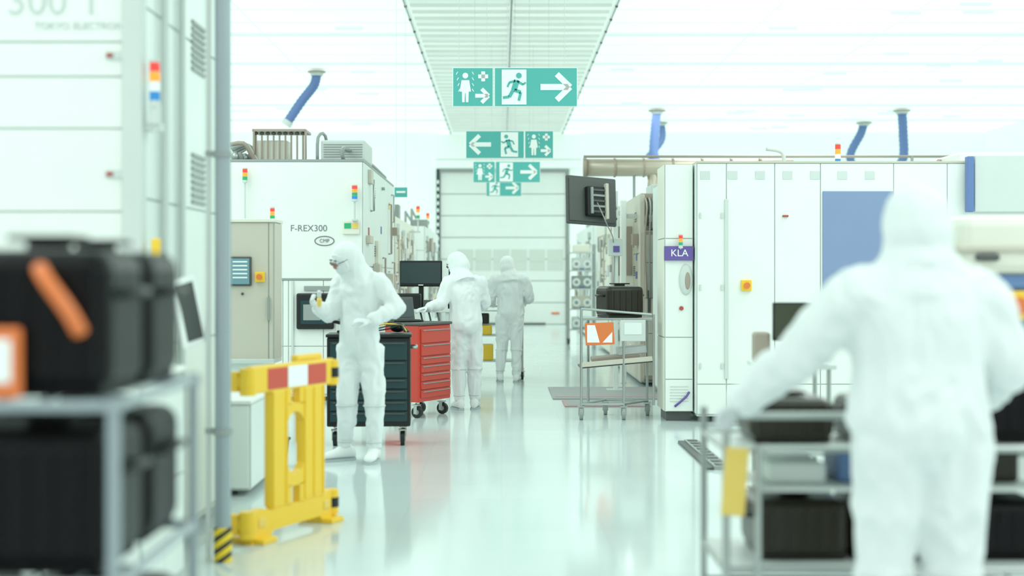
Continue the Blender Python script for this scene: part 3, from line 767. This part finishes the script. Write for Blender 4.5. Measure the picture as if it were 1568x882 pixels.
# floor mats and cable ramp
b = B('floor_mat'); b.bx(.62, 2.15, 17.2, 19.0, .0, .012, MATG, .004); b.bx(.65, 2.1, 17.4, 17.46, .012, .016, MATP); b.finish()
b = B('floor_mat'); b.bx(.72, 1.7, 16.2, 17.0, .0, .012, MATP, .004); b.bx(.76, 1.68, 16.24, 16.96, .012, .014, MATG); b.finish()
b = B('cable_ramp')
b.bx(1.575, 1.625, 10.9, 12.7, 0, .02, DGREY)
b.bx(1.63, 1.75, 10.9, 12.7, 0, .03, GREY)
for i in range(9): b.bx(1.65, 1.73, 10.95+i*.2, 11.05+i*.2, .03, .036, DGREY)
b.finish()

# ------------------------------------------------------------ trolley with pod
b = B('pod_trolley')
d = 14.75; xa_ = X(890, d); xb_ = X(998, d); y1 = d+.55
for x, y in ((xa_, d), (X(955, d), d), (xb_, y1-.1), (X(933, d), y1)):
    caster(b, x, y, .062, GREY, LGREY)
for x in (xa_, X(955, d)): b.cyl((x, d, .14), (x, d, 1.15 if x == xa_ else 1.05), .014, STEEL)
for x in (X(900, y1), xb_): b.cyl((x, y1-.08, .14), (x, y1-.08, 1.05), .014, STEEL)
b.cyl((xa_, d, .16), (X(955, d), d, .16), .013, STEEL); b.cyl((X(955, d), d, .16), (xb_, y1-.1, .16), .013, STEEL); b.cyl((xa_, d, .16), (X(933, d), y1, .16), .013, STEEL); b.cyl((X(933, d), y1, .16), (xb_, y1-.1, .16), .013, STEEL)
b.bx(xa_-.01, xb_+.03, d, y1, 1.03, 1.055, STEEL, .005)
b.cyl((xa_, d, 1.15), (xb_, d, 1.09), .013, STEEL); b.cyl((xb_+.02, d, .15), (xb_+.02, d, 1.09), .013, STEEL)
b.box(((xa_+xb_)/2, d+.27, .57), (xb_-xa_+.02, .5, .02), DGREY, .004, rot=(0, -.09, 0))
b.box(((xa_+xb_)/2, d-.0, .60), (xb_-xa_+.02, .02, .05), BEIGE, .004, rot=(0, -.09, 0))
b.box((X(945, d), d+.27, .63), (.5, .35, .05), TAUPE, .01, rot=(0, -.09, 0)); b.box((X(970, d), d+.27, .71), (.3, .3, .08), LGREY, .01, rot=(0, -.09, 0))
b.box((X(918, d), d-.02, Z(511, d)), (.30, .012, .23), ORG, .004, rot=(0, -.05, 0)); b.prism([(-.13, -.09), (.0, -.09), (-.05, .09), (-.13, .09)], .016, SIGNW, Matrix.Translation((X(918, d), d-.022, Z(511, d)))); b.prism([(.03, -.09), (.13, -.09), (.13, .02)], .016, SIGNW, Matrix.Translation((X(918, d), d-.022, Z(511, d))))
b.box((X(969, d), d-.02, Z(506, d)), (.26, .01, .22), LGREY, .004); b.box((X(969, d), d-.027, Z(503, d)), (.18, .006, .12), WHITE2)
b.M = Matrix.Translation((X(952, d), d+.27, 1.057)) @ Matrix.Rotation(math.radians(18), 4, 'Z')
pod(b, (0, 0, 0), .42, .36, .37, PODM, PODM)
b.M = Matrix.Identity(4)
b.finish()

# ------------------------------------------------------------ right foreground: carts and boxes
b = B('computer_cart')
b.bx(1.62, 2.1, 8.9, 9.4, .9, .93, LGREY, .006)
for x in (1.66, 2.06):
    for y in (8.95, 9.35): b.cyl((x, y, .1), (x, y, .9), .015, STEEL); caster(b, x, y, .045)
b.bx(1.66, 2.06, 8.95, 9.35, .35, .37, LGREY)
b.bx(X(1184, 9), X(1262, 9), 9.0, 9.04, Z(522, 9), Z(463, 9), BLACK, .008); b.bx(X(1186, 9), X(1260, 9), 8.99, 9.002, Z(518, 9), Z(466, 9), SCREENG)
b.bx(1.83, 1.87, 9.05, 9.08, .93, 1.3, BLACK); b.bx(1.72, 1.98, 9.0, 9.2, .93, .945, BLACK)
b.box((1.66, 9.1, 1.03), (.1, .14, .2), TAUPE, .02)
b.finish()
b = B('storage_rack')
xa_, xb_ = 2.25, 3.3
for x in (xa_, xb_):
    for y in (6.9, 7.5): b.cyl((x, y, .1), (x, y, 1.16), .018, STEEL); caster(b, x, y, .05)
for z in (.25, .7, 1.14): b.bx(xa_-.02, xb_+.02, 6.88, 7.52, z, z+.025, LGREY, .005)
b.bx(2.32, 3.1, 6.95, 7.4, 1.165, 1.49, BLUEB, .02); b.bx(2.3, 3.12, 6.93, 7.42, 1.42, 1.46, BLUEB, .01)
b.bx(2.24, 3.15, 6.92, 7.4, 1.49, 1.78, CREAM, .05); b.bx(2.22, 3.17, 6.9, 7.42, 1.60, 1.635, BEIGE, .01)
b.box((X(1513, 6.9), 6.905, 1.575), (.12, .03, .035), DGREY, .015)
pod(b, (2.55, 7.15, .725), .4, .4, .38, PODB, BLACK); pod(b, (3.0, 7.15, .725), .4, .4, .38, PODM, BLACK); b.bx(2.35, 3.1, 6.95, 7.4, .275, .6, LGREY, .02)
estop(b, X(1562, 6.88), 6.94, Z(468, 6.88), .05)
b.finish()

b = B('carrier_transport_cart')
xa_, xb_, ya, yb = .86, 2.15, 5.45, 6.05
for x in (xa_, xb_):
    for y in (ya, yb): b.cyl((x, y, .12), (x, y, .93), .016, STEEL); caster(b, x, y, .055)
for z in (.2, .355, .82):
    for y in (ya, yb): b.cyl((xa_, y, z), (xb_, y, z), .014, STEEL)
    for x in (xa_, xb_): b.cyl((x, ya, z), (x, yb, z), .014, STEEL)
b.bx(xa_, xb_, ya, yb, .355, .37, LGREY); b.bx(xa_+.01, xb_-.01, ya+.01, yb-.01, .805, .82, LGREY)
b.cyl((xa_+.12, ya-.02, .15), (xa_+.12, ya-.02, .84), .014, STEEL)
b.tube([(xa_, ya, .92), (xa_, ya-.12, .95), (xa_, ya-.12, .97), (xa_+.02, ya-.12, .98)], .014, STEEL)
b.cyl((xa_-.05, ya-.12, .96), (xa_+.5, ya-.12, .96), .014, STEEL); b.cyl((xa_+.5, ya-.12, .96), (xa_+.5, ya, .82), .014, STEEL)
pod(b, (1.15, 5.78, .825), .34, .36, .20, PODM, BLACK); pod(b, (1.55, 5.80, .825), .34, .36, .20, PODM, BLACK); pod(b, (1.95, 5.78, .825), .34, .36, .38, PODB, BLACK)
for x in (1.18, 1.56, 1.94): pod(b, (x, 5.75, .372), .37, .42, .27, PODM if x < 1.3 else PODB, BLACK)
b.bx(1.33, 1.55, 5.62, 5.9, .665, .80, BLUEB, .02); b.bx(1.75, 2.05, 5.62, 5.9, .665, .80, PODM, .02); b.bx(1.05, 1.28, 5.6, 5.9, .665, .75, WHITE2, .02)
b.bx(1.0, 2.1, 5.5, 5.98, .65, .665, LGREY)
b.box((xa_+.03, ya-.03, .70), (.09, .015, .26), YELD, .005, rot=(0, .08, 0))
b.finish()

# small trolley pushed by far worker
b = B('supply_trolley')
xa_, xb_, ya, yb = -.34, .30, 20.53, 21.13
for x in (xa_, xb_):
    for y in (ya, yb): b.cyl((x, y, .12), (x, y, 1.06), .016, STEEL); caster(b, x, y, .055)
for z in (.25, .62, .98): b.bx(xa_, xb_, ya, yb, z, z+.02, LGREY)
b.cyl((xa_, ya-.05, 1.06), (xb_, ya-.05, 1.06), .015, STEEL)
for x in (xa_, xb_): b.cyl((x, ya-.05, 1.06), (x, ya, 1.06), .015, STEEL)
b.bx(xa_+.01, xa_+.22, ya+.02, ya+.4, .27, .5, YEL, .02); b.bx(xa_+.01, xa_+.2, ya+.02, ya+.4, .64, .78, YEL, .02); b.bx(xa_+.02, xa_+.16, ya+.02, ya+.4, .8, .95, BLACK, .02)
b.bx(0, .28, ya+.05, ya+.5, .64, .9, BEIGE, .02)
b.finish()

# ------------------------------------------------------------ people
def remesh(bm, voxel, it, name, m, wr=0.0, seed=0.0):
    me = bpy.data.meshes.new('t'); bmesh.ops.recalc_face_normals(bm, faces=bm.faces[:]); bm.to_mesh(me); bm.free()
    ob = bpy.data.objects.new('t', me); COL.objects.link(ob)
    r = ob.modifiers.new('r', 'REMESH'); r.mode = 'VOXEL'; r.voxel_size = voxel; r.use_smooth_shade = True
    s = ob.modifiers.new('s', 'SMOOTH'); s.iterations = it; s.factor = .6
    bpy.context.view_layer.update()
    out = bpy.data.meshes.new_from_object(ob.evaluated_get(bpy.context.evaluated_depsgraph_get()))
    bpy.data.objects.remove(ob)
    out.name = name
    if wr > 0:
        nor = [v.normal.copy() for v in out.vertices]
        for v, n in zip(out.vertices, nor):
            p = v.co
            q = Vector((p.x*7+seed, p.y*7, p.z*4.5))
            w = noise.noise(q*1.0)
            q2 = Vector((p.x*13+seed, p.y*13+3, p.z*5+3*noise.noise(q*.7)))
            f = 1-abs(noise.noise(q2))*2.2
            q3 = Vector((p.x*26+seed, p.y*26+3, p.z*9))
            amp = wr*(0.45 if p.z > 1.52 else 1.0)
            v.co = p+n*(w*amp*1.4+(f-.5)*amp*1.2+noise.noise(q3)*amp*.4)
    out.materials.clear(); out.materials.append(m)
    for p in out.polygons: p.use_smooth = True
    return out

def limb(bm, pts, rad, n=16, sub=4):
    p, r = catmull(pts, rad, sub); loft_into(bm, sweep_rings(p, r, n))
def ball(bm, c, r, rot=None):
    t = bmesh.new(); bmesh.ops.create_uvsphere(t, u_segments=20, v_segments=14, radius=1)
    m = Matrix.Diagonal((r[0], r[1], r[2], 1))
    if rot is not None: m = rot.to_4x4() @ m
    t.transform(Matrix.Translation(c) @ m); t.to_mesh(TMP); t.free(); bm.from_mesh(TMP)

def hand_bm(wrist, direc, palm_n, side, curl):
    """side +1: thumb on +lateral"""
    d = Vector(direc).normalized(); n = Vector(palm_n); n = (n-d*n.dot(d)).normalized(); l = d.cross(n).normalized()*side
    bm = bmesh.new(); w = Vector(wrist)
    rings = []
    for t, hw, ht in ((-.02, .026, .02), (.015, .030, .019), (.05, .040, .016), (.085, .041, .014), (.098, .036, .010)):
        c = w+d*t
        rings.append([c+l*hw*math.cos(a*math.pi/8)+n*ht*math.sin(a*math.pi/8) for a in range(16)])
    loft_into(bm, rings)
    for i, (off, L) in enumerate(((.030, .070), (.010, .080), (-.011, .074), (-.031, .058))):
        p = w+d*.085+l*off; ang = 0; pts = [p]; rr = [.0092]
        for k, (fr, bend) in enumerate(((.45, .6), (.3, 1.0), (.25, .8))):
            ang += curl*bend*(1+.06*i)
            v = d*math.cos(ang)+n*math.sin(ang)
            p = p+v*L*fr; pts.append(p); rr.append((.0088, .0082, .0066)[k])
        limb(bm, pts, rr, 10, 3)
    p = w+d*.022+l*.027
    a = (l*.75+d*.65+n*.25).normalized(); b2 = (l*.2+d*.85+n*(.4+curl*.4)).normalized(); c2 = (-l*.15+d*.75+n*(.5+curl*.5)).normalized()
    limb(bm, [p, p+a*.036, p+a*.036+b2*.032, p+a*.036+b2*.032+c2*.026], [.013, .0115, .010, .008], 10, 3)
    return bm

def worker(base, yaw, J, head_yaw, head_pitch, head_roll=0, seed=0.0, bulk=1.0, voxel=.014, hood=1.0):
    """base: world xy. All joints relative to base in world-aligned axes (x right, y away, z up)."""
    e = bpy.data.objects.new('cleanroom_worker', None); e.location = (base[0], base[1], 0); e.empty_display_size = .3
    COL.objects.link(e)
    R = Matrix.Rotation(yaw, 3, 'Z'); lat = R @ Vector((1, 0, 0)); fw = R @ Vector((0, 1, 0))
    V = lambda k: Vector(J[k])
    bm = bmesh.new()
    pel, ch, nk, hd = V('pelvis'), V('chest'), V('neck'), V('head')
    # torso loft
    def ctr(z):
        pts = [(pel.z-.16, pel), (pel.z, pel), (ch.z, ch), (nk.z, nk)]
        for (za, a), (zb, c) in zip(pts[:-1], pts[1:]):
            if z <= zb: t = max(0, min(1, (z-za)/max(zb-za, 1e-4))); q = a.lerp(c, t); return Vector((q.x, q.y, z))
        return Vector((nk.x, nk.y, z))
    rings = []
    zs = nk.z-.04
    for dz, a, c in ((pel.z-.15, .10, .09), (pel.z-.08, .175, .13), (pel.z, .195, .145), (pel.z+.1, .185, .14), (pel.z+.2, .183, .135), (ch.z-.08, .195, .142),
                     (ch.z, .205, .142), (zs-.05, .20, .125), (zs, .165, .105), (zs+.04, .11, .09), (zs+.09, .07, .075)):
        c0 = ctr(dz); rings.append([c0+lat*a*bulk*math.cos(k*math.pi/12)+fw*c*bulk*math.sin(k*math.pi/12) for k in range(24)])
    loft_into(bm, rings)
    HR = (Matrix.Rotation(head_yaw, 3, 'Z') @ Matrix.Rotation(head_pitch, 3, 'X') @ Matrix.Rotation(head_roll, 3, 'Y'))
    ball(bm, hd, (.102*hood, .120*hood, .134), HR)
    ball(bm, hd+HR @ Vector((0, -.03, -.05)), (.10*hood, .098*hood, .10), HR)
    limb(bm, [hd+Vector((0, 0, -.03)), (hd+nk)/2+Vector((0, 0, -.03)), nk+Vector((0, 0, -.02)), ch+Vector((0, 0, .05))], [.096*hood, .100*hood, .125*hood, .17], 16, 3)
    for s in ('L', 'R'):
        sh, el, wr = V('sh'+s), V('el'+s), V('wr'+s)
        limb(bm, [ch.lerp(sh, .55)+Vector((0, 0, .03)), sh, sh.lerp(el, .5), el, el.lerp(wr, .45), wr.lerp(el, .12), wr], [x*bulk for x in (.085, .088, .078, .068, .064, .050, .040)], 16, 3)
        hp, kn, an = V('hp'+s), V('kn'+s), V('an'+s)
        limb(bm, [hp+Vector((0, 0, .06)), hp, hp.lerp(kn, .5), kn, kn.lerp(an, .12)], [x*bulk for x in (.10, .110, .096, .082, .080)], 16, 3)
        limb(bm, [kn.lerp(an, .06), kn.lerp(an, .14), kn.lerp(an, .2), kn.lerp(an, .5), an+Vector((0, 0, .05)), an], [x*bulk for x in (.080, .089, .080, .074, .060, .058)], 16, 3)
    me = remesh(bm, voxel, 5, 'body', SUIT, .011, seed)
    ob = bpy.data.objects.new('body', me); COL.objects.link(ob); ob.parent = e
    # boots
    bt = B('boots')
    for s in ('L', 'R'):
        an = V('an'+s); toe = Vector(J['toe'+s]); dr = (toe-an); dr.z = 0; dr.normalize()
        A = Matrix.Translation((base[0]+an.x, base[1]+an.y, 0)) @ Matrix.Rotation(math.atan2(dr.y, dr.x)-math.pi/2, 4, 'Z')
        t = bmesh.new(); rings = []
        for yy, hw, zz in ((-.085, .025, .05), (-.075, .042, .09), (-.03, .050, .125), (.02, .050, .125), (.08, .048, .085), (.14, .052, .065), (.19, .045, .05), (.215, .022, .03)):
            rings.append([Vector((hw*math.cos(k*math.pi/8), yy, .018+zz/2+zz/2*math.sin(k*math.pi/8))) for k in range(16)])
        loft_into(t, rings); t.transform(A); bt.add(t, BOOT, True)
        t = bmesh.new(); rings = []
        for zz in (.0, .022):
            rings.append([Vector((x, y, zz)) for x, y in ((-.03, -.085), (.03, -.085), (.044, -.05), (.042, .03), (.054, .12), (.045, .19), (.015, .222), (-.015, .222), (-.045, .19), (-.054, .12), (-.042, .03), (-.044, -.05))])
        loft_into(t, rings); t.transform(A); bt.add(t, SOLE)
        bt.M = Matrix.Translation((base[0], base[1], 0))
        for k in (.12, .85):
            c = V('kn'+s).lerp(an, k); rr = (.086 if k < .5 else .062)*bulk
            bt.tube([(c.x+rr*math.cos(a*math.pi/10), c.y+rr*math.sin(a*math.pi/10), c.z) for a in range(21)], .006, LGREY, 6)
        bt.M = Matrix.Identity(4)
    bt.finish(e)
    # face inside the hood opening
    fc = B('face'); T = Matrix.Translation((base[0], base[1], 0)) @ Matrix.Translation(hd) @ HR.to_4x4()
    fc.ell((0, .028, 0), (.072, .096, .098), SKIN, mtx=T)
    fc.ell((0, .045, -.052), (.070, .088, .066), MASK, mtx=T)
    for sx in (-1, 1):
        fc.ell((sx*.032, .112, .022), (.014, .010, .010), SIGNW, mtx=T); fc.ell((sx*.032, .121, .022), (.006, .004, .006), BLACK, mtx=T)
        fc.ell((sx*.034, .118, .05), (.02, .008, .005), DGREY, mtx=T)
        fc.ell((sx*.034, .128, .018), (.026, .005, .018), LENS, mtx=T)
    fc.ell((0, .130, -.004), (.011, .014, .022), SKIN, mtx=T)
    fc.M = T
    fc.box((0, .132, .028), (.03, .006, .006), DGREY)
    for sx in (-1, 1): fc.tube([(sx*.058, .122, .025), (sx*.082, .08, .022), (sx*.094, .02, .02)], .003, DGREY, 6)
    # elasticated edge of the hood: brow band and cheeks
    fc.tube([(.076*math.cos(a*math.pi/12), .092-.03*abs(math.cos(a*math.pi/12)), -.01+.088*math.sin(a*math.pi/12)) for a in range(25)], .016, SUIT, 8)
    fc.M = Matrix.Identity(4); fc.finish(e)
    # hands
    for s in ('L', 'R'):
        el, wr = V('el'+s), V('wr'+s); hv = J.get('hand'+s, (tuple(wr-el), (0, 0, -1), .55))
        side = 1 if s == 'R' else -1
        hm = remesh(hand_bm(wr, hv[0], hv[1], -side, hv[2]), .005, 2, 'hand', GLOVE)
        ho = bpy.data.objects.new('hand_'+('left' if s == 'L' else 'right'), hm); COL.objects.link(ho); ho.parent = e
    return e

# worker at the black chest (faces camera-left, looking down at an item in his hands)
J = dict(pelvis=(.02, 0, .98), chest=(.02, 0, 1.34), neck=(-.02, -.02, 1.52), head=(-.085, -.08, 1.635),
         shL=(.17, -.09, 1.43), elL=(.32, -.12, 1.23), wrL=(.12, -.29, 1.13), shR=(-.14, .08, 1.43), elR=(-.22, .0, 1.18), wrR=(-.31, -.20, 1.24),
         hpL=(.11, -.03, .88), knL=(.135, -.06, .50), anL=(.13, -.03, .1), toeL=(.10, -.3, 0),
         hpR=(-.07, .03, .88), knR=(-.085, -.02, .50), anR=(-.11, .05, .1), toeR=(-.32, -.08, 0),
         handL=((-.8, -.25, .1), (0, .4, -1), .6), handR=((-.3, -.6, .55), (.9, -.2, .1), .7))
worker((X(550, 11.5), 11.42), math.radians(132), J, math.radians(124), math.radians(-34), math.radians(-8), 1.3, hood=1.05)
# small handheld device in his hand
b = B('handheld_device')
bx_, by_ = X(550, 11.5), 11.42
b.box((bx_-.27, by_-.335, 1.285), (.035, .05, .07), YELD, .01, rot=(.4, 0, .3)); b.box((bx_-.27, by_-.345, 1.345), (.03, .04, .06), LGREY, .01, rot=(.4, 0, .3)); b.finish()

# worker typing at workstation
J = dict(pelvis=(.01, -.02, .98), chest=(-.02, .04, 1.33), neck=(-.06, .10, 1.50), head=(-.09, .16, 1.635),
         shL=(-.18, -.02, 1.41), elL=(-.27, -.12, 1.19), wrL=(-.42, -.33, 1.14), shR=(.15, .12, 1.42), elR=(.21, .20, 1.18), wrR=(.02, .42, 1.12),
         hpL=(-.07, -.02, .88), knL=(-.08, .02, .50), anL=(-.07, -.02, .1), toeL=(-.15, .2, 0),
         hpR=(.09, .03, .88), knR=(.10, .05, .50), anR=(.10, .06, .1), toeR=(.12, .3, 0),
         handL=((-.6, -.5, -.1), (0, 0, -1), .4))
worker((X(713, 15.9), 15.85), math.radians(30), J, math.radians(50), math.radians(-28), 0, 4.1, hood=1.05)
# worker pushing trolley
J = dict(pelvis=(.02, 0, .98), chest=(.01, .02, 1.34), neck=(.0, .05, 1.52), head=(-.03, .09, 1.645),
         shL=(-.19, .0, 1.43), elL=(-.27, .03, 1.19), wrL=(-.24, .27, 1.12), shR=(.20, .0, 1.43), elR=(.29, .03, 1.19), wrR=(.20, .27, 1.12),
         hpL=(-.09, 0, .88), knL=(-.11, .02, .50), anL=(-.13, 0, .1), toeL=(-.14, .3, 0),
         hpR=(.09, 0, .88), knR=(.10, .0, .50), anR=(.10, -.04, .1), toeR=(.14, .3, 0))
worker((X(780, 20), 20.05), math.radians(0), J, math.radians(6), math.radians(-15), 0, 8.2, hood=1.1)
# foreground worker, back to camera, steering the transport cart
J = dict(pelvis=(0, 0, .97), chest=(0, .03, 1.34), neck=(.01, .05, 1.54), head=(.012, .07, 1.672),
         shL=(-.20, .02, 1.41), elL=(-.40, .12, 1.20), wrL=(-.58, .30, 1.01), shR=(.20, .02, 1.41), elR=(.32, .0, 1.18), wrR=(.27, .24, 1.03),
         hpL=(-.10, 0, .88), knL=(-.11, .03, .50), anL=(-.12, 0, .1), toeL=(-.15, .3, 0),
         hpR=(.11, 0, .88), knR=(.12, .03, .50), anR=(.13, .05, .1), toeR=(.18, .3, 0),
         handL=((-.25, .9, -.4), (0, .3, -1), .7))
worker((X(1403, 4.95), 4.92), math.radians(-4), J, math.radians(-5), math.radians(-12), 0, 12.7, 1.22, hood=1.18)

# ------------------------------------------------------------ light, world, camera
w = bpy.data.worlds.new('World'); scene.world = w; w.use_nodes = True
bg = w.node_tree.nodes['Background']; bg.inputs[0].default_value = (.915, 1.0, .965, 1); bg.inputs[1].default_value = 0.88  # added frontal fill, enters through the room end left open behind the camera
for x in (-5, 5):
    for y in (2, 12, 24, 36):
        l = bpy.data.lights.new('ceiling_luminaire', 'AREA'); l.shape = 'RECTANGLE'; l.size = 3.5; l.size_y = 8; l.energy = 190 if y < 20 else 275; l.color = (.94, 1, .975)
        o = bpy.data.objects.new('ceiling_luminaire', l); o.location = (x, y, ZC-.14); COL.objects.link(o)
cam = bpy.data.cameras.new('camera'); cam.lens = 50; cam.sensor_width = 36
cam.shift_x = 16/1568; cam.shift_y = -17/1568
cam.dof.use_dof = True; cam.dof.focus_distance = 15.5; cam.dof.aperture_fstop = 1.05
co = bpy.data.objects.new('camera', cam); co.location = (0, 0, CAMZ); co.rotation_euler = (math.pi/2, 0, 0); COL.objects.link(co)
scene.camera = co
scene.view_settings.view_transform = 'Standard'
scene.view_settings.exposure = 0.09
scene.view_settings.gamma = 1.16
